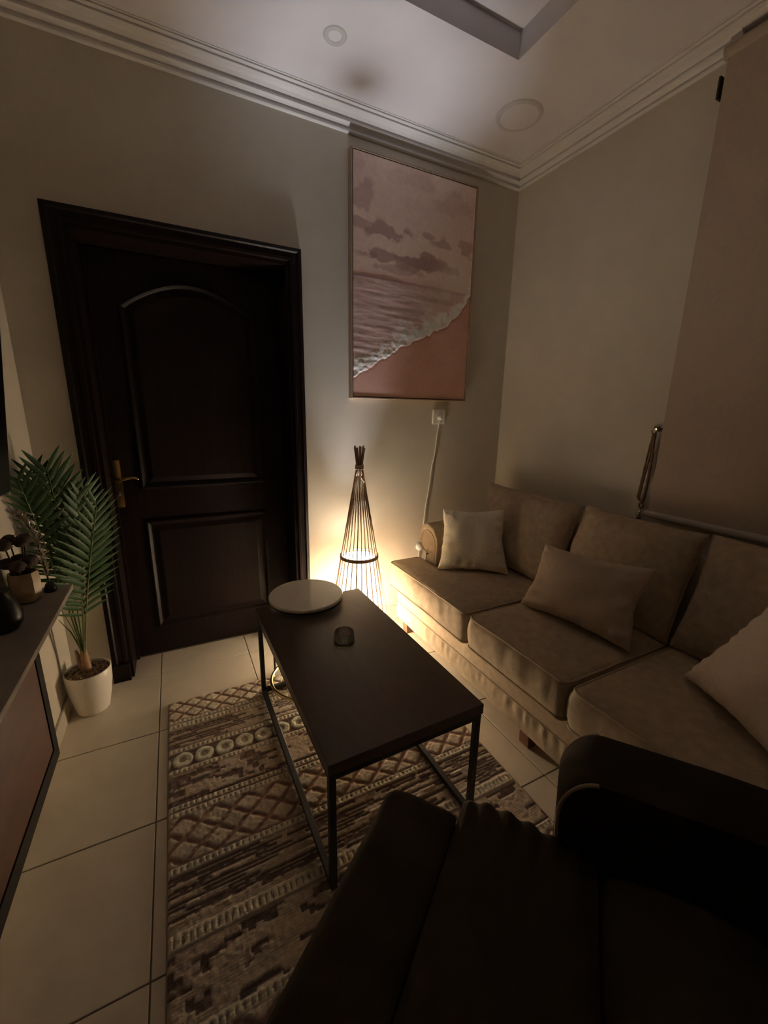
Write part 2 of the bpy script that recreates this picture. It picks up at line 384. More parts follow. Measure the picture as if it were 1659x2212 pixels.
rope.tube([(-0.004, -0.023, 1.066), (-0.006, -0.026, 1.03), (0.006, -0.03, 1.005)], 0.0030, 6)
rope.build('string_tie', M['rope'], lamp, smooth=True)
# fabric shade: gives off the warm light
sm = bpy.data.materials.new('glowing_shade'); sm.use_nodes = True; nt = sm.node_tree
for nd in list(nt.nodes): nt.nodes.remove(nd)
out = nt.nodes.new('ShaderNodeOutputMaterial'); em = nt.nodes.new('ShaderNodeEmission'); df = nt.nodes.new('ShaderNodeBsdfDiffuse'); ad = nt.nodes.new('ShaderNodeAddShader')
df.inputs['Color'].default_value = (0.8, 0.76, 0.68, 1); em.inputs['Color'].default_value = (*SHADE_COLOR, 1)
tc = nt.nodes.new('ShaderNodeTexCoord'); sx = nt.nodes.new('ShaderNodeSeparateXYZ'); mr = nt.nodes.new('ShaderNodeMapRange')
nt.links.new(tc.outputs['Object'], sx.inputs[0]); nt.links.new(sx.outputs['Z'], mr.inputs['Value'])
mr.inputs['From Min'].default_value = 0.16; mr.inputs['From Max'].default_value = 0.56; mr.inputs['To Min'].default_value = SHADE_STRENGTH*1.3; mr.inputs['To Max'].default_value = SHADE_STRENGTH*0.6
nt.links.new(mr.outputs[0], em.inputs['Strength']); nt.links.new(em.outputs[0], ad.inputs[0]); tr = nt.nodes.new('ShaderNodeBsdfTransparent'); tr.inputs[0].default_value = (1.0, 0.80, 0.54, 1); mxs = nt.nodes.new('ShaderNodeMixShader'); mxs.inputs[0].default_value = SHADE_CLEAR
nt.links.new(df.outputs[0], mxs.inputs[1]); nt.links.new(tr.outputs[0], mxs.inputs[2]); nt.links.new(mxs.outputs[0], ad.inputs[1]); nt.links.new(ad.outputs[0], out.inputs[0])
sh = MB(); sh.lathe([(cone_r(z)-0.0125, z) for z in (0.012, 0.15, 0.3, 0.45, 0.556)], 64, cap0=False, cap1=False)
sh.build('shade', sm, lamp, smooth=True)
MB().lathe([(0.03, 0.004), (0.03, 0.03), (0.018, 0.034), (0.018, 0.05)], 20).build('bulb_holder', M['white_plastic'], lamp, smooth='auto')
bm_ = bpy.data.materials.new('bulb_glow'); bm_.use_nodes = True; bb = bm_.node_tree.nodes['Principled BSDF']
bb.inputs['Emission Color'].default_value = (*BULB_COLOR, 1); bb.inputs['Emission Strength'].default_value = 6.0
MB().lathe([(0.012, 0.05), (0.022, 0.065), (0.025, 0.08), (0.016, 0.095), (0.002, 0.099)], 20).build('bulb', bm_, lamp, smooth=True)
ld = bpy.data.lights.new('lamp_bulb_light', 'POINT'); ld.energy = BULB_WATTS; ld.color = BULB_COLOR; ld.shadow_soft_size = 0.05
lo = bpy.data.objects.new('lamp_bulb_light', ld); COL.objects.link(lo); lo.parent = lamp; lo.location = (0, 0, 0.125)
# flex from the plug down the wall with its round switch
def wl(x, z, y=-0.010): return (x-LX, y-LYY, z)
MB().tube([wl(-0.523, 1.325, -0.028), wl(-0.524, 1.30, -0.014), wl(-0.533, 1.23), wl(-0.545, 1.10), wl(-0.562, 1.03), wl(-0.570, 0.95), wl(-0.583, 0.85), wl(-0.600, 0.75), wl(-0.606, 0.66), wl(-0.620, 0.57), wl(-0.632, 0.50)], 0.0034, 6).build('cord', M['socket_white'], lamp, smooth=True)
MB().tube([wl(-0.634, 0.47), wl(-0.640, 0.40), wl(-0.66, 0.25), wl(-0.72, 0.12, -0.03), wl(-0.85, 0.01, -0.06), wl(-0.97, 0.004, -0.10)], 0.0034, 6).build('cord', M['socket_white'], lamp, smooth=True)
MB().lathe([(0.0, 0.0), (0.022, 0.0), (0.028, 0.006), (0.028, 0.014), (0.02, 0.022), (0.0, 0.024)], 24, cap0=False, cap1=False).build('dimmer', M['white_plastic'], lamp, smooth=True, loc=wl(-0.633, 0.485, -0.002), rot=(math.pi/2, 0, 0))
MB().lathe([(0.0, 0), (0.017, 0), (0.017, 0.022), (0.012, 0.036), (0.0, 0.036)], 16, cap0=False, cap1=False).build('plug', M['white_plastic'], lamp, smooth='auto', loc=wl(-0.523, 1.342, -0.010), rot=(math.pi/2, 0, 0))

# wall socket
t = empty('wall_socket', (-0.524, -0.0005, 1.345), label='white square wall socket under the painting with a plug in it', cat='socket')
MB().box((-0.046, -0.013, -0.046), (0.046, 0, 0.046)).build('plate', M['socket_white'], t, bevel=0.004)
MB().box((-0.038, -0.0145, 0.020), (-0.022, -0.013, 0.036)).build('rocker', M['white_plastic'], t, bevel=0.0006)

# ------------------------------------------------------------------ painting
pt = empty('painting', (-0.743, 0, 2.045), label='tall framed beach painting with pink sky and white surf on the wall', cat='painting')
PW, PH, PD = 0.400, 0.603, 0.042
fr = [((-PW, -PD, -PH), (-PW+0.008, -0.001, PH)), ((PW-0.008, -PD, -PH), (PW, -0.001, PH)), ((-PW+0.008, -PD, -PH), (PW-0.008, -0.001, -PH+0.008)), ((-PW+0.008, -PD, PH-0.008), (PW-0.008, -0.001, PH))]
for a, b in fr: MB().box(a, b).build('frame_side', M['frame_wood'], pt, bevel=0.001, seg=1)
MB().box((-PW+0.008, -0.020, -PH+0.008), (PW-0.008, -0.004, PH-0.008)).build('backing', M['dark_gap'], pt)
nu, nv = 240, 360
U, V = np.meshgrid(np.linspace(0, 1, nu), np.linspace(0, 1, nv))
def mix(a, b, t): return a*(1-t[..., None])+b*t[..., None]
def ss(e0, e1, x): t = np.clip((x-e0)/(e1-e0), 0, 1); return t*t*(3-2*t)
skyA = np.array([0.50, 0.40, 0.37]); skyB = np.array([0.56, 0.46, 0.41]); cloud = np.array([0.27, 0.185, 0.175]); lightc = np.array([0.62, 0.54, 0.49])
sea = np.array([0.46, 0.35, 0.33]); seaD = np.array([0.25, 0.17, 0.16]); foam = np.array([0.86, 0.81, 0.76]); sandA = np.array([0.38, 0.235, 0.18]); sandB = np.array([0.48, 0.315, 0.26])
wu = U+0.08*(fbm(U*4, V*6, 4)-0.5); wv = V+0.05*(fbm(U*5+40, V*7+3, 4)-0.5)
col = mix(np.broadcast_to(skyB, U.shape+(3,)), skyA, ss(0.6, 0.95, V))
n1 = fbm(wu*3.2+5, wv*7+2, 5)
col = mix(col, lightc, 0.6*ss(0.5, 0.75, fbm(wu*2.5+30, wv*5+8, 4)))
def blob(cu, cv, su, sv, th=0.5):
    d = np.exp(-((U-cu)/su)**2-((V-cv)/sv)**2)
    return ss(0.0, 0.30, d*1.25+2.6*(fbm(U*8+cu*50, V*15+cv*30, 6)-0.5)-0.55)*ss(0.02, 0.35, d)
for cu, cv, su, sv, k in ((0.25, 0.725, 0.17, 0.035, .8), (0.05, 0.745, 0.11, 0.025, .6), (0.93, 0.74, 0.16, 0.06, .65), (0.72, 0.725, 0.10, 0.02, .6), (0.58, 0.745, 0.06, 0.018, .6),
                          (0.42, 0.625, 0.30, 0.030, .95), (0.62, 0.61, 0.24, 0.04, .8), (0.25, 0.625, 0.14, 0.028, .8), (0.06, 0.83, 0.10, 0.07, .5), (0.85, 0.90, 0.25, 0.05, .25), (0.45, 0.95, 0.35, 0.03, .2), (0.58, 0.66, 0.08, 0.02, .8), (0.4, 0.575, 0.28, 0.02, .5)):
    col = mix(col, cloud, k*blob(cu, cv, su, sv))
col = mix(col, np.array([0.44, 0.28, 0.25]), 0.55*ss(0.57, 0.535, V)*ss(0.85, 0.6, U))
col = mix(col, np.array([0.60, 0.55, 0.48]), 0.55*np.exp(-((U-0.82)/0.12)**2-((V-0.60)/0.06)**2))
hor = 0.527+0.004*np.sin(U*6)
seam = ss(hor+0.002, hor-0.002, V)
wave = fbm(U*5+V*9, V*60, 4)
scol = mix(np.broadcast_to(sea, U.shape+(3,)), seaD, 0.75*ss(0.48, 0.75, wave)*ss(0.53, 0.2, V)+0.25*ss(0.5, 0.7, wave))
scol = mix(scol, np.array([0.55, 0.45, 0.42]), 0.5*ss(0.5, 0.7, fbm(U*7+4, V*22+7, 4)))
scol = mix(scol, seaD, 0.8*ss(0.014, 0.0, np.abs(V-hor+0.004))*ss(0.9, 0.2, U))
col = mix(col, scol, seam)
sl = np.interp(U, [0, .2, .4, .57, .75, .92, 1], [.085, .165, .235, .28, .34, .44, .52])+0.05*(fbm(U*14+3, V*3, 4)-0.5)+0.012*(fbm(U*50, V*20, 3)-0.5)
d = V-sl
fm = ss(0.0, 0.006, d)*ss(0.095, 0.012, d+0.10*(fbm(U*16+9, V*30, 5)-0.5))
fm2 = ss(0.22, 0.02, d)*ss(0.45, 0.62, fbm(U*13+70, V*26+5, 4))*0.65*ss(0.0, 0.01, d)
fm2 = fm2*(0.4+0.6*ss(0.1, 0.5, U))
tex = fbm(U*40, V*60, 4)
col = mix(col, foam*0.8, fm2*seam)
col = mix(col, foam, np.clip(fm*(0.35+1.25*ss(0.3, 0.7, tex)), 0, 1)*(1-0.45*U))
sand = mix(np.broadcast_to(sandA, U.shape+(3,)), sandB, ss(0.35, 0.7, fbm(U*2.2+11, V*3.3+2, 4))*0.8)
sand = mix(sand, np.array([0.22, 0.12, 0.09]), 0.7*ss(0.012, 0.0, np.abs(d+0.004)))
col = mix(col, sand, ss(0.001, -0.003, d))
col = np.clip(col, 0, 1)**np.array([0.92, 1.0, 1.0]); col *= (1.62*(0.93+0.14*fbm(U*60, V*90, 2)))[..., None]
hgt = 0.005*fm*tex+0.0025*seam*wave*(d > 0)
cw, ch = PW-0.0125, PH-0.0125
verts = np.stack([(U*2-1)*cw, -0.0385-hgt, (V*2-1)*ch], -1).reshape(-1, 3)
def grid_mesh(name, verts, nu, nv, cols, mt, flip=False):
    idx = np.arange(nu*nv).reshape(nv, nu)
    q = np.stack([idx[:-1, :-1], idx[:-1, 1:], idx[1:, 1:], idx[1:, :-1]], -1).reshape(-1, 4)
    if flip: q = q[:, ::-1]
    me = bpy.data.meshes.new(name)
    me.vertices.add(len(verts)); me.vertices.foreach_set('co', verts.astype(np.float32).ravel())
    me.loops.add(q.size); me.loops.foreach_set('vertex_index', q.astype(np.int32).ravel())
    me.polygons.add(len(q)); me.polygons.foreach_set('loop_start', np.arange(0, q.size, 4, dtype=np.int32))
    me.update(calc_edges=True); me.validate()
    at = me.color_attributes.new('col', 'FLOAT_COLOR', 'POINT')
    c4 = np.concatenate([np.clip(cols, 0, 1).reshape(-1, 3), np.ones((len(verts), 1))], 1)
    at.data.foreach_set('color', c4.astype(np.float32).ravel())
    me.materials.append(mt)
    me.polygons.foreach_set('use_smooth', np.ones(len(q), dtype=bool))
    return me
cv = add('canvas', grid_mesh('canvas', verts, nu, nv, col, M['canvas']), pt)
MB().box((-cw, -0.0375, -ch), (cw, -0.021, ch)).build('stretcher', M['dark_gap'], pt)

# ------------------------------------------------------------------ rug
RX_0, RX_1, RYT, RYBm = -2.196, -1.012, -0.322, -1.72
st = 0.004
nx = int((RX_1-RX_0)/st)+1; ny = int((RYT-RYBm)/st)+1
X, Y = np.meshgrid(np.linspace(RX_0, RX_1, nx), np.linspace(RYBm, RYT, ny))
cream = np.array([0.70, 0.60, 0.48]); mid = np.array([0.40, 0.335, 0.265]); dark = np.array([0.155, 0.115, 0.10]); red = np.array([0.27, 0.175, 0.135]); grey = np.array([0.36, 0.30, 0.26])
RC = np.broadcast_to(mid, X.shape+(3,)).copy(); RH = np.full(X.shape, 0.004)
jx = X+0.006*(fbm(X*40, Y*40, 2)-0.5); jy = Y+0.006*(fbm(X*30+9, Y*50+4, 2)-0.5)
def band(y0, y1): return (Y <= y0) & (Y > y1)
def put(mask, c, h, amt=None):
    global RC, RH
    mm = mask if mask.dtype != bool else mask.astype(float)
    RC = mix(RC, c, mm); RH = RH*(1-mm)+h*mm
def lattice(y0, y1, cell, rowh, ca, cb_):
    m = band(y0, y1); put(m, cb_, 0.003)
    dd = np.abs((jx/cell+0.5*0) % 1-0.5)/0.5+np.abs(((jy-y0)/rowh) % 1-0.5)/0.5
    put(m*ss(0.86, 0.70, dd), ca, 0.006)
    dd2 = np.abs((jx/cell+0.5) % 1-0.5)/0.5+np.abs(((jy-y0)/rowh+0.5) % 1-0.5)/0.5
    put(m*ss(0.86, 0.70, dd2), ca*0.93, 0.006)
def lightrow(y0, y1):
    m = band(y0, y1); put(m, cream*0.95, 0.006)
    h = y0-y1
    bl = np.abs((jx/0.018) % 1-0.5)*2; vv = np.abs((Y-(y0+y1)/2)/(h/2))
    put(m*ss(0.62, 0.8, bl)*ss(0.75, 0.3, vv), mid*0.8, 0.003)
    put(m*ss(0.80, 0.95, vv), dark*1.3, 0.002)
def dashes(y0, y1, per, thr=0.5, c=dark, sc_=9):
    m = band(y0, y1); put(m, mid*1.1, 0.004)
    k = np.floor((y0-jy)/per); fr_ = ((y0-jy)/per) % 1
    on = vnoise(jx*sc_+k*3.71, k*7.13) > thr
    put(m & on & (fr_ > 0.12) & (fr_ < 0.88), c, 0.002)
    on2 = (vnoise(jx*sc_*1.3+k*5.3+20, k*2.9+60) > 0.68) & ~on
    put(m & on2 & (fr_ > 0.2) & (fr_ < 0.75), cream*0.9, 0.006)
def steps(y0, y1, c, sc_=11, thr=0.55):
    m = band(y0, y1); put(m, mid*1.2, 0.0045)
    qx = np.floor(jx/0.020)*0.020; qy = np.floor(jy/0.012)*0.012
    z = fbm(qx*sc_+3, qy*sc_*2.2+y0*90, 3)+0.16*np.cos(2*np.pi*(qx*3.3+(np.floor((qy-y0)*26))*0.5))
    put(m*ss(thr-0.02, thr+0.03, z), c, 0.0018)
    put(m*ss(thr+0.16, thr+0.2, z), grey*1.3, 0.004)
def circles(y0, y1, cell):
    m = band(y0, y1); put(m, dark*1.25, 0.0015)
    yc = (y0+y1)/2; rx = ((jx/cell) % 1-0.5)*cell; rr = np.sqrt((rx*1.03)**2+((jy-yc)*1.0)**2)
    R_ = min(cell, y0-y1)/2*1.02
    put(m*ss(R_, R_*0.88, rr), cream*1.05, 0.0075)
    put(m*ss(R_*0.45, R_*0.3, rr), mid*0.95, 0.004)
lattice(-0.322, -0.460, 0.082, 0.069, cream*0.95, red*0.95); lightrow(-0.462, -0.482); lightrow(-0.486, -0.520)
dashes(-0.522, -0.632, 0.0135, 0.47); lightrow(-0.634, -0.664); circles(-0.666, -0.746, 0.078); lightrow(-0.748, -0.772)
steps(-0.774, -0.90, dark*1.15); put(band(-0.90, -0.908), dark, 0.002); lightrow(-0.910, -0.936); lightrow(-0.940, -0.962)
lattice(-0.964, -1.130, 0.105, 0.083, cream*0.72, red); lightrow(-1.130, -1.158)
dashes(-1.160, -1.310, 0.0125, 0.42, dark); lightrow(-1.312, -1.358)
steps(-1.36, -1.52, dark); lightrow(-1.52, -1.55); lattice(-1.55, -1.70, 0.1, 0.075, cream*0.8, red); lightrow(-1.70, -1.73); dashes(-1.73, -1.85, 0.0125, 0.45); lightrow(-1.85, -1.88); lattice(-1.88, -2.02, 0.082, 0.07, cream, red)
rib = 0.5+0.5*np.sin(2*np.pi*Y/0.0085)
RH = RH*1.25+0.0018*rib+0.0035*(fbm(X*150, Y*150, 2)-0.5)
RC = np.minimum(RC, 0.62)*1.45*(0.76+0.24*rib+0.34*(fbm(X*110+3, Y*160, 2)-0.5))[..., None]
edge = np.minimum(np.minimum(X-RX_0, RX_1-X), np.minimum(RYT-Y, Y-RYBm)); RH = RH*ss(-0.001, 0.006, edge)+0.001
rug = empty('rug', ((RX_0+RX_1)/2, (RYT+RYBm)/2, 0), label='cream and brown woven rug with raised tribal bands under the coffee table', cat='rug')
vr = np.stack([X-rug.location.x, Y-rug.location.y, RH+0.003], -1).reshape(-1, 3)
add('pile', grid_mesh('pile', vr, nx, ny, RC, M['rug']), rug)
rb = MB(); hx = (RX_1-RX_0)/2; hy = (RYT-RYBm)/2
rb.box((-hx-0.004, -hy-0.004, 0.0005), (hx+0.004, hy+0.004, 0.0035)); rb.build('backing', M['rug_edge'], rug, bevel=0.001)

# ------------------------------------------------------------------ coffee table
ct = empty('coffee_table', (-1.791, -0.425, 0), 0.0, label='rectangular dark wood coffee table on a black box-section steel frame', cat='table')
ct.rotation_euler = (0, 0, 0.015)
TW, TL, TH = 0.530, 0.985, 0.464
MB().box((0, -TL, TH-0.036), (TW, 0, TH)).build('tabletop', M['table_wood'], ct, bevel=0.002)
Z0 = 0.0170; S = 0.020
for lx, ly in ((0.004, -0.004-S), (TW-0.004-S, -0.004-S), (0.004, -TL+0.004), (TW-0.004-S, -TL+0.004)):
    MB().box((lx, ly, Z0), (lx+S, ly+S, TH-0.0565)).build('leg', M['black_metal'], ct, bevel=0.0012, seg=1)
for a, b in (((0.004, -TL+0.004+S, Z0), (0.004+S, -0.004-S, Z0+S)), ((TW-0.004-S, -TL+0.004+S, Z0), (TW-0.004, -0.004-S, Z0+S)), ((0.004+S, -0.004-S, Z0), (TW-0.004-S, -0.004, Z0+S)),
             ):
    MB().box(a, b).build('rail', M['black_metal'], ct, bevel=0.0012, seg=1)
fr = MB(); z0, z1 = TH-0.0565, TH-0.0362
fr.box((0.004, -TL+0.004, z0), (0.004+S, -0.004, z1)); fr.box((TW-0.004-S, -TL+0.004, z0), (TW-0.004, -0.004, z1)); fr.box((0.004+S, -0.004-S, z0), (TW-0.004-S, -0.004, z1)); fr.box((0.004+S, -TL+0.004, z0), (TW-0.004-S, -TL+0.004+S, z1))
fr.build('top_frame', M['black_metal'], ct)

# ashtray
ash = tag(MB().build('ashtray', None) if False else empty('ashtray', (-1.521, -0.875, TH)), 'small round clear glass ashtray on the coffee table', 'ashtray')
gm = MB()
gm.lathe([(0.0, 0.0), (0.040, 0.0), (0.0425, 0.003), (0.043, 0.012), (0.0395, 0.050), (0.0385, 0.0515), (0.0365, 0.050), (0.0345, 0.020), (0.030, 0.0135), (0.0, 0.012)], 12, cap0=False, cap1=False)
gm.build('bowl', M['glass'], ash, smooth='auto')

# round side table with gold ring base
sd = empty('side_table', (-1.552, -0.450, 0), label='small round side table with pale stone top and gold ring base', cat='table')
MB().lathe([(0.0, 0.486), (0.172, 0.486), (0.178, 0.490), (0.178, 0.500), (0.174, 0.504), (0.0, 0.504)], 64, cap0=False, cap1=False).build('tabletop', M['marble'], sd, smooth='auto')
MB().lathe([(0.165, 0.480), (0.176, 0.480), (0.176, 0.4858), (0.165, 0.4858), (0.165, 0.480)], 64, cap0=False, cap1=False).build('top_rim', M['black_metal'], sd, smooth='auto')
MB().tube([(0.186*math.cos(i*math.pi/32), 0.186*math.sin(i*math.pi/32), 0.0455) for i in range(64)], 0.0080, 10, closed=True).build('base_ring', M['gold'], sd, smooth=True)
for a in (142, 90, 38):
    a = math.radians(a)
    MB().tube([(0.186*math.cos(a), 0.186*math.sin(a), 0.040), (0.186*math.cos(a), 0.186*math.sin(a), 0.46), (0.170*math.cos(a), 0.170*math.sin(a), 0.4815)], 0.0055, 8).build('leg', M['black_metal'], sd, smooth=True)
for a in (150, 30):
    a = math.radians(a)
    MB().tube([(0.186*math.cos(a), 0.186*math.sin(a), 0.017), (0.186*math.cos(a), 0.186*math.sin(a), 0.036)], 0.007, 8).build('foot', M['gold'], sd, smooth=True)

# ------------------------------------------------------------------ upholstery helpers
def round_poly(pts, rad, n=5):
    out = []; m = len(pts)
    rads = rad if hasattr(rad, '__len__') else [rad]*m
    for i in range(m):
        p0, p1, p2 = Vector(pts[i-1]), Vector(pts[i]), Vector(pts[(i+1) % m]); rr = rads[i]
        a = p1+(p0-p1).normalized()*rr; b = p1+(p2-p1).normalized()*rr
        for k in range(n+1):
            t = k/n; out.append((1-t)**2*a+2*t*(1-t)*p1+t*t*b)
    return out
def resample(poly, step):
    out = []; m = len(poly)
    for i in range(m):
        a, b = poly[i], poly[(i+1) % m]; L = (b-a).length
        if L < 1e-6: continue
        k = max(1, int(round(L/step)))
        for j in range(k): out.append(a.lerp(b, j/k))
    return out
def cushion(name, pts, rads, star, z0, z1, puff, mt, parent, seed=0, piping=True, wr=0.0065, mat_pipe=None, step=0.018):
    poly = resample(round_poly(pts, rads), step); n = len(poly); c = Vector(star)
    mb = MB(); rows = []
    rings = [(0.30, z0, 0), (0.03, z0, 0), (0.008, z0+0.006, 0.2), (-0.006, z0+(z1-z0)*0.3, 1), (-0.010, z0+(z1-z0)*0.55, 1), (-0.006, z0+(z1-z0)*0.8, 1), (0.004, z1-0.006, 0.4), (0.012, z1, 0.2),
             (0.05, z1+puff*0.22, 0), (0.12, z1+puff*0.45, 0), (0.22, z1+puff*0.66, 0), (0.36, z1+puff*0.84, 0), (0.55, z1+puff*0.95, 0), (0.75, z1+puff, 0), (0.92, z1+puff, 0)]
    for s, z, w in rings:
        row = []
        for i, p in enumerate(poly):
            dirv = (c-p); L = dirv.length; dn = dirv/L
            off = s*L if s > 0.02 else s*0.9
            q = p+dn*off
            if w:
                k = mnoise.noise((p.x*34+seed, p.y*34, z*5)); k2 = mnoise.noise((p.x*7+seed, p.y*7, z*10+3))
                q = q-dn*(wr*w*(k*0.9+k2*1.2))
            zz = z+0.004*mnoise.noise((q.x*5+seed, q.y*5, 1.0)) if z > z1-0.02 else z
            if s > 0.02 and z >= z1: zz += 0.0045*mnoise.noise((q.x*9+seed*2, q.y*9, 2.0))
            row.append((q.x, q.y, zz))
        rows.append(row)
    b = mb.face_grid(rows, closed_u=True)
    mb.cap([b+i for i in range(n)][::-1]); mb.cap([b+(len(rows)-1)*n+i for i in range(n)])
    o = mb.build(name, mt, parent, smooth=True)
    if piping:
        for zz, ring in ((z1-0.002, rows[7]), (z0+0.006, rows[2])):
            MB().tube([(p[0]-(c.x-p[0])*0.006, p[1]-(c.y-p[1])*0.006, p[2]) for p in ring], 0.0055, 6, closed=True).build('piping', mat_pipe or M['pipe'], o, smooth=True)
    return o

def pillow(name, c00, c10, c01, c11, th, mt, parent=None, nu=30, nv=30, seed=0.0, pinch=0.05, wob_k=1.0, piping=None, wrinkle=0.006):
    """cushion between four corners (bottom-left, bottom-right, top-left, top-right)"""
    A, B, C, D = map(Vector, (c00, c10, c01, c11))
    nrm = ((B-A).cross(C-A)).normalized()
    mb = MB(); grids = []
    def pos(uu, vv):
        p = A*(1-uu)*(1-vv)+B*uu*(1-vv)+C*(1-uu)*vv+D*uu*vv
        ctr = (A+B+C+D)/4
        pin = pinch*(math.sin(math.pi*uu)*(1 if True else 0)*abs(2*vv-1)**2+math.sin(math.pi*vv)*abs(2*uu-1)**2)
        ed = max(abs(2*uu-1), abs(2*vv-1))
        wob = (0.045*mnoise.noise((uu*4.5+seed*3, vv*4.5, 0.3))+0.02*mnoise.noise((uu*13+seed, vv*13, 5)))*ed**3*wob_k*(1-(abs(2*uu-1)*abs(2*vv-1))**4)
        return p+(ctr-p)*(pin+wob)
    for sgn in (1, -1):
        rows = []
        for j in range(nv+1):
            vv = 0.5-0.5*math.cos(math.pi*j/nv); row = []
            for i in range(nu+1):
                uu = 0.5-0.5*math.cos(math.pi*i/nu)
                su = max(0, 1-abs(2*uu-1)**3.2); sv = max(0, 1-abs(2*vv-1)**3.2)
                h = th*0.5*(su*sv)**0.55
                p = pos(uu, vv)
                e = min(uu, 1-uu, vv, 1-vv)
                wr = wrinkle*math.exp(-(e/0.16)**2)*1.6*mnoise.noise((uu*(17 if min(vv, 1-vv) < min(uu, 1-uu) else 5)+seed, vv*(5 if min(vv, 1-vv) < min(uu, 1-uu) else 17), seed))*(su*sv)**0.3 + wrinkle*0.8*mnoise.noise((uu*3+seed, vv*3, 7))*(su*sv)
                row.append(p+nrm*sgn*(h+wr)+nrm*0.0)
            rows.append(row)
        grids.append(rows)
        mb.face_grid(rows)
    me = mb.mesh(name, mt, True)
    bm = bmesh.new(); bm.from_mesh(me); bmesh.ops.remove_doubles(bm, verts=bm.verts, dist=0.0008); bmesh.ops.recalc_face_normals(bm, faces=bm.faces); bm.to_mesh(me); bm.free()
    for p in me.polygons: p.use_smooth = True
    o = add(name, me, parent)
    if piping:
        g = grids[0]; path = [g[0][i] for i in range(nu+1)]+[g[j][nu] for j in range(1, nv+1)]+[g[nv][i] for i in range(nu-1, -1, -1)]+[g[j][0] for j in range(nv-1, 0, -1)]
        MB().tube([p+nrm*0.0015*math.sin(k*1.7) for k, p in enumerate(path)], 0.0042, 6, closed=True).build('piping', piping, o, smooth=True)
    return o

# ------------------------------------------------------------------ sofa
SY0, SY1 = -0.122, -2.236
sofa = empty('sofa', (0, 0, 0), label='three-seat taupe velvet sofa with rolled arms along the right wall', cat='sofa')
base = MB().box((-0.868, SY1+0.012, 0.180), (-0.10, SY0-0.012, 0.303)).build('base', M['sofa'], sofa, bevel=0.012, seg=3, smooth=True)
MB().tube([(-0.10, SY0-0.011, 0.186), (-0.862, SY0-0.011, 0.186), (-0.869, SY0-0.019, 0.186)]+[(-0.869, SY0-0.03-(SY0-SY1-0.06)*k/40, 0.186) for k in range(41)]+[(-0.862, SY1+0.011, 0.186), (-0.10, SY1+0.011, 0.186)], 0.0035, 6).build('piping', M['pipe'], base, smooth=True)
# lower band with gathers under the seam
path = []
for k in range(26): path.append((-0.10-0.745*k/25, SY0-0.010, 0, 1))
for k in range(261): path.append((-0.872, SY0-0.022-(SY0-SY1-0.044)*k/260, -1, 0))
for k in range(26): path.append((-0.845+0.745*k/25, SY1+0.010, 0, -1))
rows = []
for z in (0.186, 0.178, 0.168, 0.155, 0.14, 0.12, 0.10, 0.088, 0.084, 0.086):
    row = []
    t = (0.186-z)/0.10
    for x, y, nx_, ny_ in path:
        amp = 0.0075*math.exp(-((t-0.22)/0.28)**2)
        wv_ = mnoise.noise((x*38+y*38, z*9, 0.5))*amp+mnoise.noise((x*9+y*9, z*4, 4))*0.003
        bulge = 0.004*math.sin(min(1, t)*math.pi)
        inn = -0.006 if z == 0.186 and False else 0
        row.append((x+nx_*(wv_+bulge), y+ny_*(wv_+bulge), z))
    rows.append(row)
sk = MB(); sk.face_grid(rows)
sk.box((-0.862, SY1+0.02, 0.088), (-0.10, SY0-0.02, 0.185))
sk.build('lower_band', M['sofa'], sofa, smooth='auto')
for fx, fy in ((-0.825, -0.215), (-0.825, -1.235), (-0.825, -2.14), (-0.16, -0.215), (-0.16, -1.235), (-0.16, -2.14)):
    MB().prism([(fx-0.022, 0.0), (fx+0.022, 0.0), (fx+0.028, 0.088), (fx-0.028, 0.088)], 'y', fy-0.026, fy+0.026).build('foot', M['foot_wood'], sofa, bevel=0.002)
# back frame
MB().box((-0.215, SY1+0.02, 0.302), (-0.085, SY0-0.02, 0.80)).build('back_frame', M['sofa'], sofa, bevel=0.03, seg=4, smooth=True)
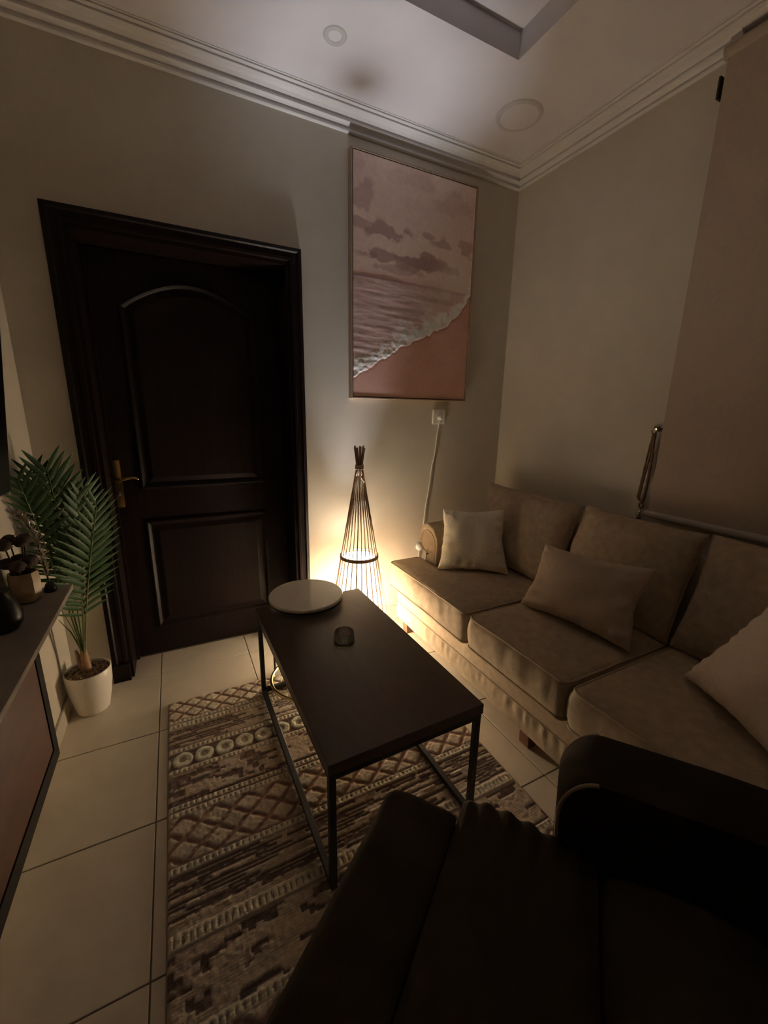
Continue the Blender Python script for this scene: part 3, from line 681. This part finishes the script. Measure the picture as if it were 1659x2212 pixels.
# rolled arms
def arm_profile(sgn, y_in):
    # y measured outward from the inner face; returns closed (y, z)
    pr = [(0.0, 0.300)]
    pr += [(0.0, 0.47), (0.0, 0.60)]
    cx_, cz_, R_ = 0.112, 0.615, 0.092
    for k in range(0, 23):
        a = math.radians(165-k*13.2)
        pr.append((cx_+R_*1.18*math.cos(a) if math.cos(a) < 0 else cx_+R_*math.cos(a), cz_+R_*math.sin(a)))
    pr += [(0.118, 0.535), (0.130, 0.30)]
    return [(y_in+sgn*a, z) for a, z in pr]
def make_arm(y_in, sgn):
    prof = arm_profile(sgn, y_in); n = len(prof); cy = sum(p[0] for p in prof)/n
    mb = MB(); rows = []
    for t in range(14):
        x = -0.695+t*(0.60/13)
        sc_ = 1.0 if t else 0.975
        rows.append([(x, cy+(y-cy)*sc_, 0.5+(z-0.5)*sc_+0.003*mnoise.noise((x*6, y*14, z*14))) for y, z in prof])
    b = mb.face_grid(rows, closed_u=True); mb.cap([b+13*n+i for i in range(n)])
    o = mb.build('arm', M['sofa'], sofa, smooth='auto')
    # recessed front panel with piping, pleats around the roll
    fp = MB(); rws = []
    for s, x in ((0.975, -0.695), (0.95, -0.702), (0.86, -0.704), (0.80, -0.699), (0.76, -0.695), (0.70, -0.698), (0.4, -0.699), (0.02, -0.699)):
        rw = []
        for i, (y, z) in enumerate(prof):
            ple = 0.0035*math.sin(i*1.9)*(1 if 0.8 < s < 0.97 and z > 0.52 else 0)
            ps = s
            rw.append((x-ple, cy+(y-cy)*ps, (0.5+(z-0.5)*ps) if z > 0.31 else max(0.302, 0.5+(z-0.5)*ps)))
        rws.append(rw)
    b = fp.face_grid(rws, closed_u=True); fp.cap([b+7*n+i for i in range(n)])
    p = fp.build('front_panel', M['sofa'], o, smooth='auto')
    MB().tube([(q[0]-0.003, q[1], q[2]) for q in rws[4]][1:-1], 0.0042, 6).build('piping', M['pipe'], o, smooth=True)
    return o
make_arm(-0.318, 1); make_arm(-2.040, -1)
# seat cushions
SZ0, SZ1 = 0.304, 0.458
cushion('seat_cushion', [(-0.925, -0.892), (-0.235, -0.892), (-0.235, -0.325), (-0.708, -0.325), (-0.708, -0.126), (-0.925, -0.126)][::-1], [0.03, 0.02, 0.02, 0.02, 0.03, 0.035], (-0.80, -0.55), SZ0, SZ1, 0.022, M['sofa'], sofa, seed=3)
cushion('seat_cushion', [(-0.925, -1.452), (-0.235, -1.452), (-0.235, -0.902), (-0.925, -0.902)][::-1], [0.035, 0.02, 0.02, 0.035], (-0.58, -1.177), SZ0, SZ1, 0.024, M['sofa'], sofa, seed=9)
cushion('seat_cushion', [(-0.925, -2.232), (-0.708, -2.232), (-0.708, -2.033), (-0.235, -2.033), (-0.235, -1.462), (-0.925, -1.462)][::-1], [0.035, 0.02, 0.02, 0.02, 0.03, 0.035], (-0.80, -1.80), SZ0, SZ1, 0.022, M['sofa'], sofa, seed=15)
# back cushions
for i, (ya, yb, sd_) in enumerate(((-0.150, -0.880, 1.0), (-0.900, -1.452, 5.0), (-1.470, -2.20, 9.0))):
    pillow('back_cushion', (-0.345, ya-0.17*(i == 0)-0.0, 0.475), (-0.345, yb+0.17*(i == 2), 0.475), (-0.185, ya, 0.918), (-0.185, yb, 0.912), 0.20, M['sofa'], sofa, seed=sd_, pinch=0.035, piping=M['pipe'], wob_k=0.4, wrinkle=0.013)

# loose cushions on the sofa
def loose(label, nm, corners, th, mt, seed, **k):
    c = sum((Vector(q) for q in corners[:2]), Vector())/2
    e = empty(nm, c, label=label, cat='cushion', group='loose cushions on the sofa')
    o = pillow('cover', *[Vector(q)-c for q in corners], th, mt, e, seed=seed, **k)
    return e
loose('square cream linen cushion at the lamp end of the sofa', 'throw_cushion', [(-0.748, -0.400, 0.480), (-0.429, -0.642, 0.480), (-0.657, -0.294, 0.815), (-0.379, -0.508, 0.825)], 0.13, M['pillow_white'], 2.0, pinch=0.10, wrinkle=0.018)
loose('wide beige rectangular cushion on the middle seat of the sofa', 'throw_cushion', [(-0.645, -0.950, 0.487), (-0.566, -1.442, 0.487), (-0.544, -0.970, 0.782), (-0.416, -1.406, 0.790)], 0.13, M['pillow_beige'], 6.0, pinch=0.10, wrinkle=0.020)
loose('pale cushion tilted on the near right seat, cut by the picture edge', 'throw_cushion', [(-0.545, -1.620, 0.492), (-0.730, -1.955, 0.492), (-0.500, -1.800, 0.86), (-0.665, -2.10, 0.85)], 0.13, M['pillow_pale'], 8.0, pinch=0.09, wrinkle=0.014)

# ------------------------------------------------------------------ recliner in the foreground
# local axes: X = across the seat (towards the lamp corner), Y = towards the backrest
RU = Vector((0.79381, 0.60816)); RA = Vector((-1.652, -1.518))
rec = empty('recliner', (RA.x, RA.y, 0), math.atan2(RU.y, RU.x), label='shade-darkened velvet recliner armchair in the foreground with its footrest raised', cat='armchair')
def rl(uu, ww, z): return (uu, -ww, z)
# footrest: rounded outer pad and a gathered inner pad
def pad(name, w0, w1, zprof, u0_, u1_, gather, seed, mt):
    if gather:
        zp = []
        for i in range(len(zprof)-1):
            for k in range(7): zp.append(tuple(zprof[i][q]+(zprof[i+1][q]-zprof[i][q])*k/7 for q in (0, 1)))
        zprof = zp+[zprof[-1]]
    mb = MB(); nU = 70; rows = []
    for i in range(nU+1):
        uu = u0_+(u1_-u0_)*i/nU
        endf = min(1.0, (u1_-uu)/0.03, (uu-u0_)/0.03)
        sq = math.sqrt(max(0.0, 1-(1-endf)**2)) if endf < 1 else 1
        row = []
        for ww, z in zprof:
            cz = 0.40
            zz = cz+(z-cz)*(0.55+0.45*sq); wm = (w0+w1)/2; w_ = wm+(ww-wm)*(0.94+0.06*sq)
            if gather:
                ga = math.exp(-((u1_-uu)/0.16)**2)
                zz += 0.0065*ga*math.sin((w_*135)+uu*16+1.2*math.sin(uu*18+w_*9))*(1 if z > 0.40 else 0)*min(1, max(0, (w_-0.19)/0.03))
            zz += 0.004*mnoise.noise((uu*7+seed, ww*12, z*5))
            row.append(rl(uu, w_, zz))
        rows.append(row)
    b = mb.face_grid(rows, closed_u=True); n = len(zprof)
    mb.cap([b+i for i in range(n)]); mb.cap([b+nU*n+i for i in range(n)][::-1])
    return mb.build(name, mt, rec, smooth=True)
pf = [(0.178, 0.33), (0.03, 0.33), (0.008, 0.345), (-0.004, 0.375), (-0.006, 0.405), (0.0, 0.435), (0.02, 0.455), (0.05, 0.464), (0.09, 0.467), (0.13, 0.466), (0.165, 0.461), (0.178, 0.448)]
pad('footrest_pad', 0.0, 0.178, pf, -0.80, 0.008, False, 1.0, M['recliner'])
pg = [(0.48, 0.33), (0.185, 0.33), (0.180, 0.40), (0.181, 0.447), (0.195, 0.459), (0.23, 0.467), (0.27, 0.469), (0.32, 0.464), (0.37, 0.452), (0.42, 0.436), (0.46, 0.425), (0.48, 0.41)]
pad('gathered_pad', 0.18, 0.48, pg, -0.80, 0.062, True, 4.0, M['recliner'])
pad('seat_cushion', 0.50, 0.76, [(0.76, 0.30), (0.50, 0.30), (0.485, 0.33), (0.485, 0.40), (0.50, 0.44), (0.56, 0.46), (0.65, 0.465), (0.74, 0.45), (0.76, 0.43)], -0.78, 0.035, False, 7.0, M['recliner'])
# arms with rounded fronts and piping
def rec_arm(ua, ub):
    mb = MB(); prof = []   # profile in (w, z), rounded at front top, extruded along u
    R_ = 0.085; w0 = 0.385; ztop = 0.612
    prof.append((w0+0.012, 0.10)); prof.append((w0+0.004, 0.42)); prof.append((w0, ztop-R_*1.35))
    for k in range(1, 10):
        a = math.pi-(math.pi/2)*k/10; prof.append((w0+R_+R_*math.cos(a), ztop-R_*1.35*(1-math.sin(a))))
    prof += [(w0+R_, ztop), (0.70, ztop-0.002), (0.85, ztop-0.01), (0.85, 0.10)]
    n = len(prof); rows = []
    for uu, s in ((ua, 0.985), (ua+0.010, 1.0), ((ua+ub)/2, 1.004), (ub-0.02, 1.0), (ub, 0.96)):
        rows.append([rl(uu, 0.62+(w-0.62)*s, 0.36+(z-0.36)*s) for w, z in prof])
    b = mb.face_grid(rows, closed_u=True); mb.cap([b+i for i in range(n)]); mb.cap([b+4*n+i for i in range(n)][::-1])
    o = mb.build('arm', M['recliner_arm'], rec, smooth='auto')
    for q, uu in ((0, ua+0.001), (4, ub-0.001)):
        MB().tube([(uu, p[1], p[2]) for p in rows[q]][:12], 0.0045, 6).build('piping', M['pipe'], o, smooth=True)  # paler colour on the front curve only, painting the arm's lamplit rim
rec_arm(0.066, 0.235); rec_arm(-0.985, -0.815)
bk = MB(); bp_ = [(0.765, 0.30), (0.76, 0.50), (0.79, 0.74), (0.83, 0.86), (0.88, 0.89), (0.93, 0.86), (0.94, 0.74), (0.92, 0.10), (0.83, 0.10)]
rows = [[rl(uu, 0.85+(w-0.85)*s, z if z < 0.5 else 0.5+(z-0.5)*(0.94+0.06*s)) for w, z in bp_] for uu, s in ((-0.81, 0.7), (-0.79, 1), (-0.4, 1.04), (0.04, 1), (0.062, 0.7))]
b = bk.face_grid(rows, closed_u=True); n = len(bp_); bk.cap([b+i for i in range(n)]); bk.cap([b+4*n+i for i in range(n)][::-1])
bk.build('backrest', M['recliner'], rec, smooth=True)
MB().box(rl(-0.80, 0.83, 0.04), rl(0.05, 0.50, 0.30)).build('base', M['recliner'], rec, bevel=0.01)
for uu in (-0.70, -0.05):
    MB().box((uu-0.012, -0.56, 0.305), (uu+0.012, -0.05, 0.328)).build('footrest_bracket', M['black_metal'], rec)
for uu, ww in ((-0.95, 0.45), (-0.95, 0.80), (0.2, 0.45), (0.2, 0.80)):
    MB().lathe([(0.02, 0.0), (0.026, 0.102)], 12, c=(uu, -ww, 0)).build('foot', M['foot_wood'], rec, smooth='auto')
for uu in (-0.4,):
    MB().box((uu-0.3, -0.80, 0.0125), (uu+0.3, -0.55, 0.041)).build('plinth', M['black_metal'], rec)

# ------------------------------------------------------------------ roller blind and tie-back on the right wall
bl = empty('roller_blind', (0, -1.105, 0), label='plain brown roller blind with a thick pale bottom tube on the right wall', cat='blind')
MB().box((-0.040, -1.9, 0.905), (-0.037, -0.017, 2.70)).build('fabric', M['blind'], bl)
MB().tube([(-0.040, -0.004, 0.912), (-0.040, -1.91, 0.912)], 0.0165, 14).build('bottom_bar', M['blind_bar'], bl, smooth='auto')
MB().tube([(-0.032, -0.005, 2.722), (-0.032, -1.9, 2.722)], 0.024, 14).build('roller', M['blind'], bl, smooth='auto')
MB().box((-0.034, 0.0, 2.585), (-0.0005, 0.008, 2.660)).build('bracket', M['dark_bracket'], bl, bevel=0.002)

tb = empty('curtain_tieback', (0, -1.075, 1.31), label='twisted brown cord curtain tie-back with tassel hanging from a steel wall hook', cat='curtain tie-back'); tb.scale = (1, 1, 0.945)
hk = MB(); hk.lathe([(0.0, 0), (0.014, 0), (0.014, 0.004), (0.006, 0.006), (0.005, 0.02), (0.0, 0.02)], 16, cap0=False, cap1=False)
hk.build('hook_rose', M['steel'], tb, loc=(-0.0005, 0.0, 0.012), rot=(0, -math.pi/2, 0), smooth='auto')
MB().tube([(-0.012, 0, 0.012), (-0.030, 0, 0.006), (-0.040, 0.0, -0.004), (-0.036, 0, -0.016), (-0.028, 0, -0.018)], 0.0035, 8).build('hook', M['steel'], tb, smooth=True)
MB().tube([(-0.006, -0.034, 0.0), (-0.034, -0.034, 0.0)], [0.009, 0.011], 10).build('hook_knob', M['dark_bracket'], tb, smooth='auto')
def strand(pts, rr=0.0045):
    c = MB(); P_ = []
    for i in range(len(pts)-1):
        for k in range(8): P_.append(Vector(pts[i]).lerp(Vector(pts[i+1]), k/8))
    P_.append(Vector(pts[-1])); c.tube(P_, [rr*(1+0.18*math.sin(i*1.6)) for i in range(len(P_))], 7); return c.build('cord', M['cord_brown'], tb, smooth=True)
strand([(-0.030, -0.004, -0.018), (-0.026, 0.008, -0.12), (-0.022, 0.018, -0.25), (-0.020, 0.026, -0.345), (-0.020, 0.022, -0.362)])
strand([(-0.030, -0.006, -0.020), (-0.028, -0.004, -0.14), (-0.026, 0.008, -0.25), (-0.022, 0.018, -0.35), (-0.020, 0.012, -0.368)])
strand([(-0.030, -0.012, -0.018), (-0.030, -0.016, -0.12), (-0.028, -0.014, -0.25), (-0.026, -0.010, -0.34), (-0.020, 0.0, -0.372)], 0.0062)
strand([(-0.030, -0.012, -0.018), (-0.038, -0.024, 0.002), (-0.037, -0.034, 0.004)])
MB().tube([(-0.022, 0.0, -0.372), (-0.022, 0.012, -0.385), (-0.022, 0.008, -0.402), (-0.022, -0.002, -0.405), (-0.022, -0.010, -0.39)], 0.0045, 7, closed=True).build('knot', M['cord_brown'], tb, smooth=True)
MB().lathe([(0.002, -0.405), (0.004, -0.418), (0.009, -0.424), (0.004, -0.430), (0.012, -0.436), (0.006, -0.441), (0.016, -0.447), (0.017, -0.450), (0.004, -0.453)], 18, c=(-0.024, 0.003, 0)).build('finial', M['steel'], tb, smooth='auto')
tm = MB()
for k in range(10):
    a = k*0.63; tm.tube([(-0.024+0.006*math.cos(a), 0.003+0.006*math.sin(a), -0.452), (-0.024+0.012*math.cos(a), 0.003+0.012*math.sin(a), -0.475)], 0.0026, 5)
tm.build('tassel', M['cord_brown'], tb, smooth=True)

# ------------------------------------------------------------------ potted palm in the left corner
palm = empty('potted_palm', (-2.508, -0.190, 0), label='green artificial palm in a white pot in the corner beside the door', cat='plant')
MB().lathe([(0.0, 0.0), (0.056, 0.0), (0.064, 0.006), (0.079, 0.08), (0.089, 0.15), (0.0905, 0.208), (0.0885, 0.211), (0.0855, 0.208), (0.085, 0.16), (0.0, 0.16)], 48, cap0=False, cap1=False).build('pot', M['pot'], palm, smooth='auto')
pebs = []
for q in range(4):
    pm = MB(); sx_, sy_, sz_ = rng.uniform(0.75, 1.25), rng.uniform(0.7, 1.0), rng.uniform(0.5, 0.7)
    rws = []
    for i in range(1, 6):
        th = math.pi*i/6; rws.append([(0.011*sx_*math.sin(th)*math.cos(2*math.pi*k/8), 0.011*sy_*math.sin(th)*math.sin(2*math.pi*k/8), 0.011*sz_*math.cos(th)) for k in range(8)])
    b = pm.face_grid(rws, closed_u=True); pm.cap([b+k for k in range(8)]); pm.cap([b+4*8+k for k in range(8)][::-1])
    pebs.append(pm.mesh('pebble', M['pebble'], True))
MB().lathe([(0.0, 0.178), (0.084, 0.178), (0.084, 0.186), (0.0, 0.190)], 24, cap0=False, cap1=False).build('soil', M['pebble'], palm)
for k in range(95):
    rr = 0.078*math.sqrt((k+0.5)/95); a = k*2.39996
    add('pebble', pebs[k % 4], palm, (rr*math.cos(a), rr*math.sin(a), 0.195+0.004*math.sin(k*3.1)), (rng.uniform(-.4, .4), rng.uniform(-.4, .4), rng.uniform(0, 6.28)))
MB().tube([(0.0, 0, 0.18), (-0.002, 0, 0.24), (-0.004, 0, 0.29), (-0.002, 0, 0.315)], [0.020, 0.018, 0.015, 0.010], 10).build('trunk', M['sheath'], palm, smooth=True)
MB().tube([(-0.012, 0, 0.20), (-0.024, 0.0, 0.26), (-0.030, 0.0, 0.31)], [0.012, 0.010, 0.005], 8).build('trunk', M['sheath'], palm, smooth=True)
# one leaflet mesh, 1 m long along X, narrow, folded
lf = MB(); rows = []
for i in range(8):
    t = i/7; w = 0.092*math.sin(math.pi*min(1, t*0.93+0.07))**0.7*(1-0.35*t)
    rows.append([(t, -w, 0.03*w/0.092-0.10*t*t), (t, 0, -0.10*t*t), (t, w, 0.03*w/0.092-0.10*t*t)])
lf.face_grid(rows); LEAFLET = lf.mesh('leaflet', M['leaf'], True)
def frond(base, ctrl, tip, nleaf, llen, side, start=0.34, droop=0.0, gl=False):
    base, ctrl, tip = Vector(base), Vector(ctrl), Vector(tip)
    org = Vector(palm.location)
    P_ = [((1-t)**2*base+2*t*(1-t)*ctrl+t*t*tip) for t in [k/20 for k in range(21)]]
    fo = MB().tube([p-org for p in P_], [0.0042*(1-0.75*k/20) for k in range(21)], 6).build('frond', M['stem'], palm, smooth=True)
    side = Vector(side).normalized()
    for k in range(nleaf):
        t = start+(1-start)*(k+0.5)/nleaf
        for sg in (1, -1):
            tt = min(0.999, t+0.004*sg); p = (1-tt)**2*base+2*tt*(1-tt)*ctrl+tt*tt*tip
            tan = (2*(1-tt)*(ctrl-base)+2*tt*(tip-ctrl)).normalized()
            sd2 = (side-tan*side.dot(tan)).normalized()
            s = (t-start)/(1-start)
            ang = math.radians(62-34*s)
            dirv = (tan*math.cos(ang)+sd2*sg*math.sin(ang)); nrm = tan.cross(sd2)*1.0
            dirv = (dirv+nrm*0.10*mnoise.noise((k*0.7, sg, base.x*9))+Vector((0, 0, -droop))).normalized()
            L = 1.12*llen*(0.55+0.6*math.sin(math.pi*min(1, s*0.75+0.18)))*(1+0.12*mnoise.noise((k*1.3, sg*5, 3)))
            L = min(L, (p.x+2.600)/(-dirv.x)) if dirv.x < -1e-4 else L
            zax = (nrm-dirv*nrm.dot(dirv)).normalized(); yax = zax.cross(dirv)
            o = bpy.data.objects.new('leaflet', LEAFLET); COL.objects.link(o); o.parent = fo
            mt4 = Matrix(((dirv.x, yax.x, zax.x, 0), (dirv.y, yax.y, zax.y, 0), (dirv.z, yax.z, zax.z, 0), (0, 0, 0, 1)))
            o.matrix_local = Matrix.Translation(p-org) @ mt4 @ Matrix.Diagonal((L, L*0.95, L, 1))
B0 = (-2.510, -0.190, 0.29)
camside = (0.9, 0.45, 0)
frond(B0, (-2.49, -0.22, 0.72), (-2.495, -0.32, 1.145), 15, 0.150, camside, 0.40)
frond((-2.505, -0.195, 0.29), (-2.455, -0.27, 0.60), (-2.352, -0.33, 1.01), 15, 0.112, (0.9, 0.5, 0.1), 0.36)
frond((-2.505, -0.185, 0.29), (-2.47, -0.20, 0.66), (-2.405, -0.25, 1.05), 14, 0.115, (0.8, 0.6, 0), 0.45)
frond((-2.512, -0.195, 0.29), (-2.535, -0.27, 0.75), (-2.548, -0.46, 1.13), 15, 0.110, (0.8, 0.2, 0.0), 0.42)
frond((-2.512, -0.180, 0.29), (-2.535, -0.20, 0.70), (-2.545, -0.30, 1.13), 14, 0.115, (0.9, 0.3, 0.0), 0.45)
frond((-2.508, -0.200, 0.29), (-2.47, -0.26, 0.55), (-2.425, -0.33, 0.95), 14, 0.110, (0.85, 0.5, 0), 0.34)
for a in ((-2.56, -0.26, 0.50), (-2.535, -0.30, 0.56), (-2.46, -0.20, 0.60)):
    MB().tube([Vector((-2.51, -0.19, 0.28))-palm.location, (Vector((-2.51, -0.19, 0.28)).lerp(Vector(a), 0.5)+Vector((0, 0, 0.03)))-palm.location, Vector(a)-palm.location], [0.004, 0.003, 0.001], 6).build('shoot', M['stem'], palm, smooth=True)

# ------------------------------------------------------------------ wall console, television, things on the console
con = empty('wall_console', (XL, -0.475, 0), label='wall-mounted console with grey top and cherry door under the television', cat='console')
MB().box((0.0005, -1.95, 0.712), (0.163, 0.0, 0.730)).build('top', M['console_top'], con, bevel=0.0015)
MB().box((0.0005, -1.9, 0.235), (0.098, -0.275, 0.7115)).build('carcass', M['console_black'], con, bevel=0.001)
drp = MB().box((0.0985, -1.05, 0.285), (0.1045, -0.318, 0.690)).build('door', M['console_red'], con, bevel=0.001)
drp = MB().box((0.0985, -1.86, 0.285), (0.1045, -1.07, 0.690)).build('door', M['console_red'], con, bevel=0.001)
fb = MB(); fb.box((0.0985, -1.9, 0.235), (0.1075, -0.275, 0.283)); fb.box((0.0985, -0.316, 0.283), (0.1075, -0.275, 0.7115)); fb.build('door_frame', M['console_black'], con)

tv = empty('television', (-2.538, -0.571, 1.105), label='black wall-mounted television tilted forward at the left picture edge', cat='television')
tv.rotation_euler = (0, math.radians(6.0), 0)
MB().box((-0.032, -1.10, 0.0), (0.0, 0.0, 0.62)).build('body', M['tv'], tv, bevel=0.004)
MB().box((0.0002, -1.09, 0.012), (0.0012, -0.010, 0.61)).build('screen', M['tv'], tv)
MB().box((-0.028, -0.014, -0.012), (-0.002, 0.002, -0.0003)).build('corner_cap', M['tv_silver'], tv, bevel=0.002)
MB().box((-0.050, -0.70, 0.15), (-0.033, -0.40, 0.45)).build('wall_mount', M['tv'], tv)

vp = empty('flower_pot', (-2.548, -0.585, 0.730), label='cream ceramic pot with dark dried flowers on the console', cat='vase')
MB().lathe([(0.0, 0.0), (0.026, 0.0), (0.036, 0.008), (0.043, 0.04), (0.043, 0.085), (0.040, 0.105), (0.036, 0.105), (0.036, 0.07), (0.0, 0.06)], 8, cap0=False, cap1=False).build('pot', M['vase_cream'], vp, smooth='auto')
for k in range(9):
    a = k*2.4; rr = 0.012+0.020*((k*7) % 5)/5; h = 0.14+0.024*((k*3) % 6)
    x1, y1 = max(-0.034, rr*1.6*math.cos(a)), rr*1.6*math.sin(a)
    MB().tube([(0.3*rr*math.cos(a), 0.3*rr*math.sin(a), 0.06), (0.6*x1, 0.6*y1, 0.6*h), (x1, y1, h)], 0.0025, 5).build('stem', M['dry'], vp, smooth=True)
    bl_ = MB(); rws = []
    for i in range(1, 8):
        th = math.pi*i/8
        rws.append([(x1+0.021*math.sin(th)*math.cos(2*math.pi*q/10)*(1+0.55*mnoise.noise((q*0.9+k, i*0.9, k))), y1+0.021*math.sin(th)*math.sin(2*math.pi*q/10)*(1+0.55*mnoise.noise((q*0.9, i+k, 2))), h+0.019*math.cos(th)) for q in range(10)])
    b = bl_.face_grid(rws, closed_u=True); bl_.cap([b+q for q in range(10)]); bl_.cap([b+6*10+q for q in range(10)][::-1])
    bl_.build('dried_bloom', M['dry'], vp, smooth=True)
# glittery grass plume beside it, in a small dark holder
gp = empty('glitter_plume', (-2.500, -0.520, 0.730), label='silvery glitter grass plume arching between the pot and the palm', cat='decoration')
MB().lathe([(0.0, 0), (0.018, 0), (0.020, 0.01), (0.012, 0.03), (0.007, 0.034), (0.0, 0.034)], 14, cap0=False, cap1=False).build('holder', M['black_vase'], gp, smooth='auto')
B1 = [Vector(p) for p in ((0.0, 0, 0.02), (-0.004, 0.0, 0.08), (-0.010, 0, 0.16), (-0.020, 0, 0.22), (-0.038, 0, 0.265), (-0.058, -0.01, 0.285))]
MB().tube(B1, [0.003, 0.003, 0.0025, 0.002, 0.0018, 0.001], 5).build('stem', M['dry'], gp, smooth=True)
gs = MB()
for k in range(420):
    t = 0.10+0.90*k/420; i = min(4, int(t*5)); p = B1[i].lerp(B1[i+1], t*5-i)
    a = rng.uniform(0, 6.28); e = rng.uniform(0.1, 0.9); L = rng.uniform(0.012, 0.030)
    dv = Vector((math.cos(a)*e, math.sin(a)*e, rng.uniform(0.2, 1.0))).normalized()*L
    if p.x+dv.x < -0.10: dv.x = 0
    w_ = Vector((-dv.y, dv.x, 0.002)).normalized()*0.0015
    b = len(gs.v); q = p+dv
    gs.v += [tuple(p-w_), tuple(p+w_), tuple(q+w_), tuple(q-w_)]; gs.f.append((b, b+1, b+2, b+3))
o = gs.build('glitter_needles', M['glitter'], gp); o['kind'] = 'stuff'
bv = empty('black_vase', (-2.552, -0.790, 0.730), label='rounded black vase on the console at the left picture edge', cat='vase')
MB().lathe([(0.0, 0), (0.028, 0), (0.044, 0.02), (0.047, 0.05), (0.036, 0.09), (0.022, 0.112), (0.026, 0.125), (0.022, 0.125), (0.018, 0.11), (0.0, 0.10)], 28, cap0=False, cap1=False).build('body', M['black_vase'], bv, smooth=True)
